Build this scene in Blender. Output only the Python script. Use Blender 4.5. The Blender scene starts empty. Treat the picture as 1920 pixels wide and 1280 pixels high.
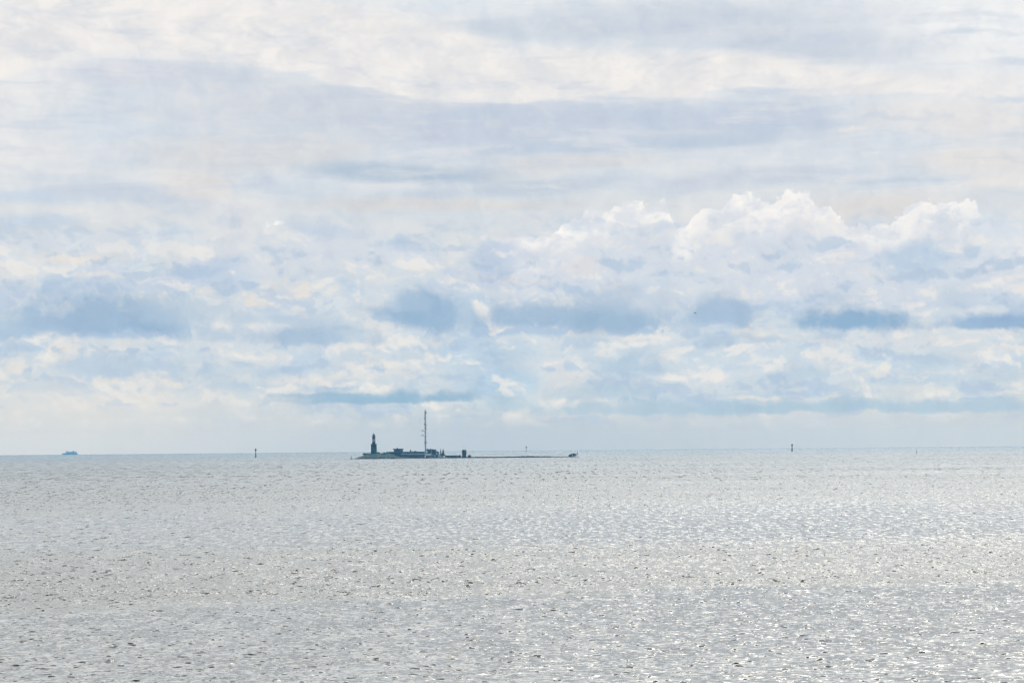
import bpy, math, random
import numpy as np
from mathutils import Matrix, Vector
random.seed(7)
scn = bpy.context.scene
COL = scn.collection

# ------------------------------------------------------------------ camera
F = 7250.0                      # focal length in photo pixels (1920 wide)
H = 18.5                        # eye height above the water
RE = 7.4e6                      # earth radius (with refraction)
DIP = math.sqrt(2 * H / RE)
ROLL = math.radians(-0.506)
PITCH = math.atan((844.5 - 640) / F) - DIP
cam_d = bpy.data.cameras.new('camera')
cam = bpy.data.objects.new('camera', cam_d)
COL.objects.link(cam)
cam_d.sensor_width = 36.0
cam_d.lens = F / 1920 * 36.0
cam_d.clip_start = 1.0
cam_d.clip_end = 80000.0
RC = Matrix.Rotation(math.pi / 2 + PITCH, 3, 'X') @ Matrix.Rotation(ROLL, 3, 'Z')
cam.matrix_world = Matrix.Translation((0, 0, H)) @ RC.to_4x4()
scn.camera = cam

def ray(X, Y):
    return (RC @ Vector((X - 960.0, 640.0 - Y, -F))).normalized()

# ------------------------------------------------------------------ light
SUN_AZ, SUN_EL = math.radians(8), math.radians(36)
SUN_DIR = Vector((math.sin(SUN_AZ) * math.cos(SUN_EL), math.cos(SUN_AZ) * math.cos(SUN_EL), math.sin(SUN_EL)))
sl = bpy.data.lights.new('sun', 'SUN')
sl.energy = 0.6
sl.angle = math.radians(17)      # the sun stands behind a thin bright veil
sl.color = (1.0, 0.95, 0.87)
so = bpy.data.objects.new('sun', sl)
COL.objects.link(so)
so.rotation_euler = SUN_DIR.to_track_quat('Z', 'Y').to_euler()

scn.view_settings.view_transform = 'Standard'
scn.view_settings.look = 'None'
scn.view_settings.exposure = 0.0
scn.view_settings.gamma = 1.0
scn.cycles.use_denoising = True
scn.cycles.volume_bounces = 0
scn.cycles.max_bounces = 6
scn.cycles.sample_clamp_direct = 0
scn.cycles.sample_clamp_indirect = 8

def s2l(c):
    return tuple((x / 255 / 12.92) if x / 255 <= 0.04045 else ((x / 255 + 0.055) / 1.055) ** 2.4 for x in c)

# ------------------------------------------------------------------ node helper
class NT:
    def __init__(s, tree):
        s.t = tree; s.n = tree.nodes; s.l = tree.links
    def set(s, sock, v):
        if isinstance(v, bpy.types.NodeSocket): s.l.new(v, sock)
        elif v is not None:
            if hasattr(sock.default_value, '__len__') and not hasattr(v, '__len__'):
                v = (v,) * len(sock.default_value)
            if hasattr(sock.default_value, '__len__') and len(sock.default_value) == 4 and len(v) == 3: v = (*v, 1)
            sock.default_value = v
    def math(s, op, a, b=None, c=None, clamp=False):
        n = s.n.new('ShaderNodeMath'); n.operation = op; n.use_clamp = clamp
        for i, v in enumerate((a, b, c)):
            if v is not None: s.set(n.inputs[i], v)
        return n.outputs[0]
    def vec(s, op, a, b=None, c=None, out=0):
        n = s.n.new('ShaderNodeVectorMath'); n.operation = op
        for i, v in enumerate((a, b, c)):
            if v is not None: s.set(n.inputs[i], v)
        return n.outputs[1] if op in ('LENGTH', 'DOT_PRODUCT', 'DISTANCE') else n.outputs[0]
    def scale(s, a, f):
        n = s.n.new('ShaderNodeVectorMath'); n.operation = 'SCALE'
        s.set(n.inputs[0], a); s.set(n.inputs[3], f)
        return n.outputs[0]
    def noise(s, v, scale, detail=4, rough=0.55, dims='2D', col=False, dist=0):
        n = s.n.new('ShaderNodeTexNoise'); n.noise_dimensions = dims
        s.set(n.inputs['Vector'], v); n.inputs['Scale'].default_value = scale
        n.inputs['Detail'].default_value = detail; n.inputs['Roughness'].default_value = rough
        n.inputs['Distortion'].default_value = dist
        return n.outputs['Color' if col else 'Fac']
    def mapr(s, v, a, b, c=0.0, d=1.0, smooth=True):
        n = s.n.new('ShaderNodeMapRange'); n.interpolation_type = 'SMOOTHSTEP' if smooth else 'LINEAR'
        s.set(n.inputs[0], v)
        for i, x in enumerate((a, b, c, d)): s.set(n.inputs[i + 1], x)
        return n.outputs[0]
    def mix(s, f, a, b, blend='MIX'):
        n = s.n.new('ShaderNodeMix'); n.data_type = 'RGBA'; n.blend_type = blend
        s.set(n.inputs[0], f); s.set(n.inputs[6], a); s.set(n.inputs[7], b)
        return n.outputs[2]
    def ramp(s, f, stops, interp='LINEAR'):
        n = s.n.new('ShaderNodeValToRGB'); n.color_ramp.interpolation = interp
        r = n.color_ramp
        while len(r.elements) < len(stops): r.elements.new(0.5)
        for e, (p, c) in zip(r.elements, sorted(stops, key=lambda z: z[0])):
            e.position = p; e.color = (*c, 1)
        s.set(n.inputs[0], f)
        return n.outputs[0]
    def comb(s, x, y, z=0.0):
        n = s.n.new('ShaderNodeCombineXYZ')
        for i, v in enumerate((x, y, z)): s.set(n.inputs[i], v)
        return n.outputs[0]
    def sep(s, v):
        n = s.n.new('ShaderNodeSeparateXYZ'); s.set(n.inputs[0], v); return n.outputs

# ------------------------------------------------------------------ sky (world)
world = bpy.data.worlds.new('World'); scn.world = world; world.use_nodes = True
world.node_tree.nodes.clear()
W = NT(world.node_tree)
tc = W.n.new('ShaderNodeTexCoord')
dirv = W.vec('NORMALIZE', tc.outputs['Generated'])
dx, dy, dz = W.sep(dirv)
az = W.math('MULTIPLY', W.math('ARCTAN2', dx, dy), F)
el = W.math('MULTIPLY', W.math('ARCSINE', dz), F)
p = W.comb(az, el)

def ae(X, Y):
    r = ray(X, Y)
    return math.atan2(r.x, r.y) * F, math.asin(r.z) * F

nish = W.n.new('ShaderNodeTexSky'); nish.sky_type = 'NISHITA'; nish.sun_disc = False
nish.sun_elevation = SUN_EL; nish.sun_rotation = SUN_AZ
nish.air_density = 1.0; nish.dust_density = 0.6; nish.ozone_density = 2.0

# warps: puffy for the cumulus, long and streaky for the high veil
w1 = W.vec('SUBTRACT', W.noise(p, 1 / 95, 7, 0.58, col=True), (0.5, 0.5, 0.5))
w2 = W.vec('SUBTRACT', W.noise(W.vec('MULTIPLY', p, (1 / 420, 1 / 85, 0)), 1, 6, 0.55, col=True), (0.5, 0.5, 0.5))
pc = W.vec('MULTIPLY_ADD', w1, (95, 62, 0), p)       # cumulus
pf = W.vec('MULTIPLY_ADD', w1, (85, 24, 0), p)       # flat bases
ps = W.vec('MULTIPLY_ADD', w2, (300, 45, 0), p)      # streaks
pt = W.vec('MULTIPLY_ADD', w1, (42, 34, 0), p)       # crisp towering tops
vor = W.n.new('ShaderNodeTexVoronoi'); vor.voronoi_dimensions = '2D'; vor.feature = 'SMOOTH_F1'
W.set(vor.inputs['Vector'], W.vec('MULTIPLY_ADD', w1, (14, 14, 0), p)); vor.inputs['Scale'].default_value = 1 / 44
vor.inputs['Detail'].default_value = 3; vor.inputs['Roughness'].default_value = 0.6; vor.inputs['Smoothness'].default_value = 0.3
bil = W.math('MULTIPLY_ADD', vor.outputs['Distance'], 0.62, -0.24)

STR = 0.1
lump = W.mapr(W.noise(pt, 1 / 58, 5, .6), .3, .7, .10, -.32, False)
def K(c, sat=1.0):
    g_ = sum(c) / 3
    return tuple(v / STR for v in s2l([g_ + (x - g_) * sat for x in c]))

# broad vertical profile of the veil, by elevation
prof = [(846, (192, 204, 212)), (800, (194, 206, 215)), (740, (199, 212, 222)), (660, (200, 213, 225)),
        (590, (202, 213, 225)), (500, (207, 215, 224)), (420, (215, 218, 223)), (300, (214, 219, 227)),
        (150, (224, 226, 230)), (0, (231, 232, 234)), (-250, (230, 233, 238)), (-900, (232, 235, 238))]
EMAX = 3000.0
tt = W.math('DIVIDE', el, EMAX, clamp=True)
base = W.ramp(tt, [(max(0, ae(960, y)[1] / EMAX), s2l(c)) for y, c in prof])
base = W.mix(1.0, base, (1 / STR,) * 3, 'MULTIPLY')
base = W.mix(0.08, base, nish.outputs[0])
# broad unevenness of the veil
nv = W.noise(W.vec('MULTIPLY', p, (1 / 700, 1 / 170, 0)), 1, 6, 0.55)
base = W.mix(W.mapr(nv, 0.35, 0.7), base, W.mix(1.0, base, (0.93, 0.965, 1.0), 'MULTIPLY'))

cur = base
# a hair of the lump noise keeps Cycles evaluating the clouds one after another (else the shader outgrows its stack)
late = W.scale(W.comb(1.0, 1.0), W.math('MULTIPLY', lump, 0.02))
SP = {k_: W.vec('ADD', v_, late) for k_, v_ in (('c', pc), ('f', pf), ('s', ps), ('t', pt), ('p', p))}
def blob(X, Y, rx, ry, col, a=0.9, sp='c', k=1.0, inner=0.0, tilt=0.0):
    """one patch of cloud in the sky, by direction; k sharpens its underside (k>1) or softens it (k<1)"""
    global cur
    U, V = ae(X, Y)
    src = SP[sp]
    if tilt:
        n = W.n.new('ShaderNodeVectorRotate'); n.rotation_type = 'Z_AXIS'
        W.set(n.inputs['Vector'], src); n.inputs['Center'].default_value = (U, V, 0); n.inputs['Angle'].default_value = math.radians(tilt)
        src = n.outputs[0]
    q = W.vec('MULTIPLY_ADD', src, (1 / rx, 1 / ry, 0), (-U / rx, -V / ry, 0))
    if k != 1.0:
        q = W.vec('MAXIMUM', q, W.vec('MULTIPLY', q, (-1, -k, 0)))
    d = W.vec('LENGTH', q)
    if sp == 't':
        d = W.math('ADD', d, bil)
    if k > 1 and sp == 'f': d = W.math('ADD', d, lump)
    al = W.mapr(d, 1.0 if sp != 't' else 1.0, inner, 0.0, a)
    cur = W.mix(al, cur, K([x - (3 if Y < 400 else 0) for x in col], 1.0 if Y < 400 else 1.0))

# --- high veil and streaks
for b in [
    (300, 50, 560, 95, (243, 240, 239), .85), (60, 150, 170, 90, (238, 237, 237), .8), (20, 270, 180, 90, (236, 235, 235), .7),
    (1280, 40, 520, 62, (208, 216, 227), .95), (1540, 85, 420, 42, (207, 215, 226), .9), (1000, 60, 260, 26, (210, 218, 227), .6),
    (560, 42, 260, 14, (226, 228, 229), .6), (700, 62, 160, 10, (210, 217, 226), .5), (900, 50, 130, 18, (205, 214, 225), .6),
    (330, 145, 330, 48, (212, 218, 228), .9), (600, 205, 520, 70, (216, 220, 227), .85), (230, 130, 160, 26, (208, 215, 229), .6),
    (1000, 235, 560, 66, (199, 209, 224), .85), (1430, 215, 220, 52, (196, 208, 225), .9),
]: blob(*b, sp='s', inner=0.25)
for b in [
    (1150, 272, 420, 22, (190, 205, 222), .7, 3), (740, 322, 300, 27, (184, 200, 217), .95, -4), (1000, 352, 320, 22, (194, 207, 221), .8, 3),
    (880, 300, 300, 14, (206, 214, 224), .5, -3), (1080, 310, 260, 30, (221, 220, 220), .75, 4), (450, 285, 330, 55, (222, 222, 223), .8, 0),
    (360, 345, 170, 40, (228, 224, 222), .8, -12), (1650, 392, 230, 44, (223, 221, 221), .9, 0), (820, 385, 360, 20, (221, 219, 218), .85, 0),
    (1430, 335, 240, 26, (205, 213, 226), .8, 3), (60, 372, 190, 34, (203, 217, 231), .85, 0), (250, 365, 230, 34, (206, 215, 227), .8, -10),
    (70, 420, 150, 16, (199, 213, 228), .8, 0),
]: blob(*b[:6], sp='s', inner=0.2, tilt=b[6] * -1)
def curve(pts, x, sc=0, lo=0.0, hi=1.0):
    n = W.n.new('ShaderNodeFloatCurve'); c_ = n.mapping.curves[0]; a0, a1 = pts[0][0], pts[-1][0]
    for i_, (u_, v_) in enumerate(pts):
        q_ = ((u_ - a0) / (a1 - a0), (v_ - lo) / (hi - lo))
        if i_ == 0: c_.points[0].location = q_
        elif i_ == len(pts) - 1: c_.points[-1].location = q_
        else: c_.points.new(*q_)
    for q_ in c_.points: q_.handle_type = 'VECTOR' if sc == 0 else 'AUTO'
    n.mapping.update()
    W.set(n.inputs['Value'], W.math('DIVIDE', W.math('SUBTRACT', x, a0), a1 - a0, clamp=True))
    return W.math('MULTIPLY_ADD', n.outputs[0], hi - lo, lo)
# the bright sheet across the upper sky: soft above, its lower edge sharp
wX, wY, _ = W.sep(w2); vX, vY, _ = W.sep(w1)
EDGE = [(-300, 200), (0, 150), (120, 104), (250, 100), (380, 118), (480, 130), (560, 141), (640, 162), (760, 181), (860, 190), (960, 198), (1060, 191), (1200, 184), (1300, 180), (1350, 172), (1420, 168), (1500, 173), (1600, 177), (1750, 182), (1900, 186), (2300, 190)]
THK = [(-300, 150), (0, 150), (700, 175), (860, 150), (960, 112), (1100, 100), (1250, 88), (1400, 70), (1500, 60), (1700, 50), (1900, 44), (2300, 40)]
ue = W.math('MULTIPLY_ADD', wX, 60.0, az)
ed = curve([ae(*q) for q in EDGE], ue, 1, 500, 900)
rag = W.math('SUBTRACT', W.noise(W.vec('MULTIPLY', ps, (1 / 260, 1 / 26, 0)), 1, 7, .62), .5)
ed = W.math('ADD', ed, W.math('ADD', W.math('MULTIPLY', wY, 16.0), W.math('ADD', W.math('MULTIPLY', rag, 38.0), W.math('MULTIPLY', vY, 14.0))))
th = curve([(ae(q[0], 150)[0], q[1]) for q in THK], ue, 1, 0, 300)
dd = W.math('SUBTRACT', el, ed)
under = W.math('MULTIPLY', W.mapr(dd, 6, -14), W.mapr(dd, -150, -20)); under = W.math('MULTIPLY', under, W.math('MULTIPLY', W.mapr(az, ae(420, 150)[0], ae(760, 150)[0]), W.mapr(az, ae(1640, 150)[0], ae(1480, 150)[0])))
cur = W.mix(W.math('MULTIPLY', W.math('MULTIPLY', under, W.mapr(rag, -.15, .15, .35, 1.0)), .75), cur, K((198, 208, 223)))
shw = W.math('MULTIPLY', W.mapr(dd, -3, 9), W.mapr(W.math('DIVIDE', dd, th), 1.15, .72))
cur = W.mix(W.math('MULTIPLY', shw, .97), cur, W.mix(W.mapr(W.noise(ps, 1 / 60, 5, .55), .4, .65), K((239, 236, 234)), K((230, 229, 230))))
for b in [
    (1800, 225, 290, 55, (232, 230, 230), .9), (1860, 300, 260, 52, (233, 230, 228), .95), (1870, 345, 150, 18, (238, 234, 230), .8),
    (1600, 236, 70, 10, (236, 233, 230), .7), (1720, 203, 60, 10, (236, 234, 232), .6), (1660, 215, 90, 9, (205, 214, 226), .5),
    (1690, 342, 170, 17, (197, 212, 228), .8), (1900, 190, 60, 10, (205, 217, 230), .7),
]: blob(*b, sp='s' if b[2] > 100 else 'c', inner=0.2)
blob(1930, 20, 430, 210, (246, 246, 246), .95, sp='p', inner=0.0)

fib = W.noise(W.vec('MULTIPLY', ps, (1 / 330, 1 / 38, 0)), 1, 8, .62)
fb = W.mapr(el, ae(960, 440)[1], ae(960, 340)[1])
cur = W.mix(W.math('MULTIPLY', fb, W.mapr(fib, .52, .74, 0, .42)), cur, K((236, 234, 233)))
cur = W.mix(W.math('MULTIPLY', fb, W.mapr(fib, .48, .28, 0, .38)), cur, K((196, 208, 224)))
# --- the far cumulus field
cf = W.noise(W.vec('MULTIPLY', pf, (1 / 150, 1 / 52, 0)), 1, 7, 0.56)
band = W.math('MULTIPLY', W.mapr(el, ae(960, 380)[1], ae(960, 470)[1], 0, 1), W.mapr(el, ae(960, 815)[1], ae(960, 740)[1], 0, 1))
band = W.mapr(el, ae(960, 360)[1], ae(960, 470)[1]); band = W.math('MULTIPLY', band, W.mapr(el, ae(960, 825)[1], ae(960, 730)[1]))
cur = W.mix(W.math('MULTIPLY', band, W.mapr(cf, 0.50, 0.72, 0, .75)), cur, K((184, 205, 225)))
cur = W.mix(W.math('MULTIPLY', band, W.mapr(cf, 0.48, 0.30, 0, .75)), cur, K((226, 226, 225)))
# rows of cumulus one behind another: flat undersides at one height, puffed tops
b1 = W.math('MULTIPLY', W.math('SUBTRACT', 0.55, vor.outputs['Distance']), 30.0)
def row(Yb, A, shade, lit, op, seed, w=170.0, thr=.44, src=pf):
    global cur
    b = ae(960, Yb)[1]
    v = W.vec('MULTIPLY_ADD', src, (1 / w, 1 / (A * 3.2), 0), (seed * 7.3, seed * 3.1, 0))
    n = W.mapr(W.noise(v, 1, 3, .5), thr, thr + .26, 0, 1)
    top = W.math('MULTIPLY_ADD', n, A, W.math('ADD', W.math('MULTIPLY', b1, A / 110), b - 8.0))
    t = W.math('SUBTRACT', top, el)
    _, wy, _ = W.sep(w1)
    h = W.math('ADD', W.math('SUBTRACT', el, b), W.math('MULTIPLY', wy, 22.0))
    al = W.math('MULTIPLY', W.mapr(t, 0, 4 + A * .03), W.mapr(h, -3, 7, 0, op))
    # lit where the cloud is thin near its top, shaded in its depth
    li = W.math('MULTIPLY', W.mapr(t, A * .6, 3), W.mapr(h, A * .1, A * .75))
    cur = W.mix(al, cur, W.mix(li, K(shade), K(lit)))
row(545, 130, (199, 211, 226), (232, 231, 230), .9, 1.3, 260)
row(585, 110, (192, 207, 224), (229, 227, 224), .85, 2.9, 200)
row(630, 100, (176, 198, 220), (229, 226, 221), .92, 4.1, 210)
row(656, 60, (184, 204, 223), (228, 225, 220), .85, 5.7, 150)
row(700, 62, (186, 206, 223), (229, 227, 223), .9, 7.2, 150)
row(728, 44, (190, 208, 222), (226, 225, 221), .85, 9.9, 120)
row(758, 44, (172, 199, 219), (224, 223, 219), .9, 11.4, 170)
row(786, 26, (188, 206, 218), (214, 217, 219), .7, 13.8, 190)
# body of the big cloud bank on the right
for b in [(1200, 490, 340, 95, (209, 218, 229), .85), (1560, 500, 380, 110, (213, 220, 230), .9), (1800, 500, 240, 100, (214, 221, 230), .85),
          (620, 470, 330, 60, (214, 220, 229), .75), (200, 450, 300, 40, (216, 222, 230), .7), (900, 660, 110, 60, (184, 207, 225), .7),
          (930, 720, 130, 40, (180, 206, 225), .75), (1030, 650, 330, 26, (196, 213, 227), .5), (1450, 690, 500, 60, (203, 217, 228), .55)]:
    blob(*b, sp='c', inner=0.3)
# towering white tops: the outline of the bank against the veil behind it
TOPS = [(700, 470), (860, 462), (930, 452), (975, 436), (1000, 436), (1025, 436), (1045, 424), (1075, 412), (1100, 397), (1120, 387), (1140, 381), (1180, 373), (1197, 373), (1215, 383),
        (1235, 380), (1250, 374), (1256, 398), (1268, 418), (1288, 421), (1300, 404), (1312, 386), (1328, 392), (1350, 390), (1362, 370), (1385, 361), (1410, 359), (1427, 370), (1450, 368),
        (1470, 364), (1490, 354), (1508, 358), (1522, 368), (1532, 384), (1560, 390), (1572, 407), (1592, 412), (1612, 412), (1626, 422), (1650, 413), (1698, 396), (1710, 380), (1730, 373),
        (1762, 377), (1800, 375), (1830, 368), (1838, 388), (1862, 404), (1920, 420), (2100, 440)]
pa = [ae(*t) for t in TOPS]; A0, A1 = pa[0][0], pa[-1][0]; V0, V1 = 340.0, 540.0
fc = W.n.new('ShaderNodeFloatCurve'); cv = fc.mapping.curves[0]
for i_, (u_, v_) in enumerate(pa):
    xx, yy_ = (u_ - A0) / (A1 - A0), (v_ - V0) / (V1 - V0)
    if i_ == 0: cv.points[0].location = (0, yy_)
    elif i_ == len(pa) - 1: cv.points[-1].location = (1, yy_)
    else: cv.points.new(xx, yy_)
for q_ in cv.points: q_.handle_type = 'VECTOR'
fc.mapping.update()
wx_, wy_, _ = W.sep(w1)
ua = W.math('MULTIPLY_ADD', wx_, 14.0, az)
W.set(fc.inputs['Value'], W.math('DIVIDE', W.math('SUBTRACT', ua, A0), A1 - A0, clamp=True))
topv = W.math('MULTIPLY_ADD', fc.outputs[0], V1 - V0, V0)
topv = W.math('ADD', topv, W.math('MULTIPLY', W.math('SUBTRACT', .42, vor.outputs['Distance']), 20.0))
topv = W.math('MULTIPLY_ADD', wy_, 10.0, W.math('ADD', topv, 8.0))
tdep = W.math('SUBTRACT', topv, el)
side = W.math('MULTIPLY', W.mapr(az, ae(900, 400)[0], ae(1000, 400)[0]), W.mapr(az, ae(2080, 400)[0], ae(1840, 400)[0]))
wn_ = W.noise(pt, 1 / 70, 5, .55)
fade = W.mapr(W.math('ADD', tdep, W.math('MULTIPLY', W.math('SUBTRACT', wn_, .5), 110.0)), 92, 14)
below = W.mapr(tdep, 150, 70)
al_ = W.math('MULTIPLY', W.math('MULTIPLY', W.mapr(tdep, 0, 5), below), side)
inner_ = W.mapr(W.noise(W.vec('MULTIPLY', pt, (1 / 52, 1 / 34, 0)), 1, 5, .55), .42, .62)
lit_ = W.mix(W.math('MULTIPLY', inner_, .75), K((247, 244, 241)), K((218, 223, 231)))
cur = W.mix(W.math('MULTIPLY', al_, .96), cur, W.mix(fade, K((214, 220, 229)), lit_))
for b in [   # shaded hollows under and inside the tops
    (1160, 462, 160, 34, (214, 221, 230), .85), (1235, 432, 60, 16, (202, 213, 226), .8), (1450, 462, 170, 34, (212, 219, 229), .85),
    (1420, 385, 34, 16, (228, 230, 235), .5), (1720, 488, 100, 52, (186, 205, 224), .9), (1810, 460, 36, 24, (188, 206, 224), .8),
    (1600, 480, 80, 40, (214, 220, 230), .8), (1880, 430, 90, 60, (212, 221, 231), .8), (1000, 480, 80, 26, (208, 217, 228), .8),
    (1370, 505, 46, 24, (226, 225, 226), .5), (1090, 500, 60, 26, (224, 222, 222), .6), (1660, 520, 60, 12, (228, 227, 227), .6),
    (410, 500, 80, 40, (188, 204, 224), .8), (500, 500, 90, 40, (217, 221, 227), .7),
    (620, 430, 80, 22, (196, 209, 226), .7), (755, 465, 42, 26, (192, 206, 224), .75), (925, 470, 66, 52, (193, 207, 226), .85),
    (130, 486, 125, 24, (232, 227, 222), .9), (190, 524, 170, 8, (228, 226, 222), .6), (30, 500, 60, 60, (221, 226, 231), .7),
]: blob(*b, sp='c', inner=0.15)
blob(521, 424, 40, 20, (247, 248, 250), .95, sp='t', k=1.6, inner=0.5)
# warm lit puffs
for b in [
    (20, 590, 46, 40, (231, 228, 223)), (575, 548, 95, 38, (230, 225, 218)), (480, 572, 56, 26, (230, 224, 216)), (390, 545, 60, 22, (226, 224, 221)),
    (705, 585, 46, 50, (229, 226, 220)), (920, 522, 110, 18, (228, 224, 219)), (1000, 525, 60, 12, (227, 223, 218)),
    (110, 655, 75, 42, (230, 228, 224)), (30, 690, 100, 34, (231, 228, 222)), (220, 712, 200, 22, (227, 225, 221)), (330, 718, 90, 24, (230, 227, 220)),
    (225, 645, 45, 28, (226, 222, 217)), (500, 675, 90, 34, (217, 221, 224)), (560, 712, 170, 34, (227, 226, 223)), (820, 640, 80, 30, (219, 222, 224)),
    (1415, 634, 50, 28, (226, 224, 221)), (1560, 636, 120, 20, (217, 220, 224)), (1240, 612, 30, 10, (226, 223, 220)), (1700, 640, 150, 40, (212, 219, 226)),
    (1640, 700, 60, 36, (226, 225, 223)), (1705, 708, 42, 18, (230, 227, 221)), (1190, 715, 66, 24, (220, 222, 224)),
    (1450, 745, 300, 9, (227, 225, 220)), (1890, 735, 70, 12, (226, 224, 221)), (1040, 776, 170, 20, (214, 217, 219)), (1500, 790, 420, 18, (208, 215, 221)),
    (270, 760, 40, 40, (222, 221, 218)), (80, 770, 120, 22, (214, 219, 222)), (530, 770, 60, 30, (212, 218, 222)),
    (1330, 712, 70, 40, (214, 220, 226)), (1860, 670, 110, 40, (214, 221, 227)),
]: blob(*b, .8, sp='t', k=1.35, inner=0.35)
for b in [(715, 684, 72, 22), (672, 690, 45, 15), (878, 682, 46, 13), (846, 668, 18, 24), (1030, 681, 46, 14), (1655, 690, 30, 22), (640, 720, 80, 16)]:
    blob(*b, (230, 229, 226), .9, sp='t', k=1.7, inner=0.35)
# relief on every puff: paler and warmer where it rises towards the sun, blue-grey where it turns away
def relief(src, sx, sy, off, det, ro):
    a = W.noise(W.vec('MULTIPLY', src, (sx, sy, 0)), 1, det, ro)
    b = W.noise(W.vec('MULTIPLY', W.vec('ADD', src, off), (sx, sy, 0)), 1, det, ro)
    return W.math('SUBTRACT', a, b)
E1 = relief(pt, 1 / 150, 1 / 84, (12, 26, 0), 5, .52)
E2 = relief(pt, 1 / 46, 1 / 34, (4, 9, 0), 4, .5)
EE = W.math('ADD', E1, W.math('MULTIPLY', E2, .72))
eb = W.math('MULTIPLY', W.mapr(el, ae(960, 825)[1], ae(960, 760)[1]), W.mapr(el, ae(960, 380)[1], ae(960, 500)[1], .22, 1))
cur = W.mix(W.math('MULTIPLY', eb, W.mapr(EE, .04, .24, 0, .74)), cur, K((236, 233, 229)))
cur = W.mix(W.math('MULTIPLY', eb, W.mapr(EE, -.04, -.24, 0, .62)), cur, K((174, 196, 219)))
blob(445, 402, 70, 62, (225, 226, 228), .8, sp='t', k=.6, inner=.3); blob(432, 410, 46, 48, (198, 208, 222), .85, sp='t', inner=.1)
# blue-grey shaded bases, flat and sharp below
for b in [
    (195, 606, 190, 62, (158, 187, 215), 2.4, .95), (120, 612, 90, 50, (170, 194, 219), 2.4, .6), (330, 590, 110, 46, (184, 204, 223), 2, .7), (400, 632, 90, 28, (186, 204, 223), 2, .8),
    (605, 636, 120, 40, (174, 197, 220), 2.2, .9), (560, 600, 120, 26, (192, 209, 226), 2, .6), (795, 600, 90, 68, (155, 186, 215), 2.6, .95), (860, 598, 60, 50, (170, 196, 220), 2.4, .7), (760, 575, 40, 30, (182, 203, 224), 2, .6),
    (1010, 600, 120, 46, (164, 191, 217), 2.5, .9), (1140, 606, 120, 50, (162, 190, 215), 2.4, .92), (1180, 570, 110, 50, (188, 205, 225), 2, .6), (1350, 596, 85, 50, (166, 192, 219), 2.6, .85),
    (1400, 590, 60, 26, (172, 196, 220), 2.2, .7), (1590, 604, 140, 33, (145, 180, 212), 1.7, .98), (1560, 560, 34, 16, (192, 209, 226), 1, .6), (1860, 607, 140, 24, (153, 184, 216), 2.2, .92), (1790, 560, 50, 40, (196, 211, 227), 1, .6),
    (10, 615, 60, 50, (184, 207, 226), 2, .8), (200, 690, 100, 34, (196, 212, 227), 2, .8), (150, 690, 50, 30, (192, 209, 226), 1.6, .6), (332, 690, 22, 24, (190, 208, 225), 1.6, .6),
    (720, 750, 260, 20, (152, 188, 213), 2.4, .95), (620, 742, 130, 8, (160, 192, 216), 2, .8), (960, 760, 120, 26, (180, 205, 222), 2, .6), (430, 700, 60, 30, (200, 214, 226), 2, .6),
    (1180, 690, 90, 40, (178, 203, 224), 2, .75), (1130, 740, 120, 22, (184, 207, 223), 2, .6), (1240, 770, 300, 24, (178, 203, 221), 2.4, .85), (1560, 766, 300, 22, (176, 202, 220), 2.4, .85), (1820, 764, 220, 24, (180, 205, 222), 2.4, .8),
    (1510, 700, 80, 26, (190, 209, 226), 1.6, .6), (1390, 640, 100, 14, (184, 204, 224), 1.6, .6), (1760, 680, 80, 22, (190, 209, 226), 1.6, .55), (1890, 700, 70, 26, (190, 209, 226), 1.6, .55),
    (400, 775, 230, 20, (194, 210, 222), 2, .65), (180, 780, 160, 14, (198, 212, 222), 2, .55), (560, 765, 40, 20, (190, 208, 222), 2, .5),
]: blob(*b[:4], (b[4][0] - 4, b[4][1] - 4, b[4][2] - 5), b[6] * .96, sp='f', k=b[5], inner=0.25)
# small texture in the clouds
fine = W.noise(pc, 1 / 60, 7, 0.6)
cur = W.mix(1.0, cur, W.comb(W.mapr(fine, .25, .75, 1.06, .92, False), W.mapr(fine, .25, .75, 1.05, .94, False), W.mapr(fine, .25, .75, 1.03, .965, False)), 'MULTIPLY')
blob(120, 770, 620, 80, (226, 225, 221), .6, sp='c', inner=.2)
# clear blue-grey air low over the sea, thinner on the left
lowf = W.mapr(el, ae(960, 764)[1], ae(960, 822)[1])
cur = W.mix(W.math('MULTIPLY', lowf, .8), cur, W.mix(W.mapr(az, -1000, 0), K((214, 219, 221)), W.mix(W.mapr(az, 0, 900), K((183, 199, 212)), K((198, 209, 217)))))

# low down the sky is seen through kilometres of the haze built below, so it stands brighter behind it
HZ_D, HZ_TOP, HZ_R = 4.2e-5, 82.0, 30000.0
HZ_L = (.145 / STR, .425 / STR, .66 / STR)
path = W.math('MINIMUM', W.math('DIVIDE', (HZ_TOP - H) * F, W.math('MAXIMUM', el, 1.0)), HZ_R)
Th = W.math('POWER', math.e, W.math('MULTIPLY', path, -HZ_D))
cur = W.vec('MULTIPLY_ADD', W.comb(*[W.math('SUBTRACT', 1.0, Th)] * 3), tuple(-v for v in HZ_L), cur)
cur = W.vec('MAXIMUM', W.scale(cur, W.math('DIVIDE', 1.0, Th)), (0, 0, 0))
# glow added around the sun above the frame, to brighten the sea
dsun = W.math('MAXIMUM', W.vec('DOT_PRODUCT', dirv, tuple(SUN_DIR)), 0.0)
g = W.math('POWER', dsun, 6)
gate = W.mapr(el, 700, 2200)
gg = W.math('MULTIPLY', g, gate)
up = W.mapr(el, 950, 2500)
cur = W.vec('MULTIPLY', cur, W.vec('MULTIPLY_ADD', W.comb(up, up, up), (1.66, 1.52, 1.31), (1, 1, 1)))        # unseen veil overhead brightened and warmed for the sea's reflections
cur = W.vec('ADD', cur, W.scale(W.comb(1.0, 0.965, 0.91), W.math('MULTIPLY', gg, 7.0)))
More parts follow.
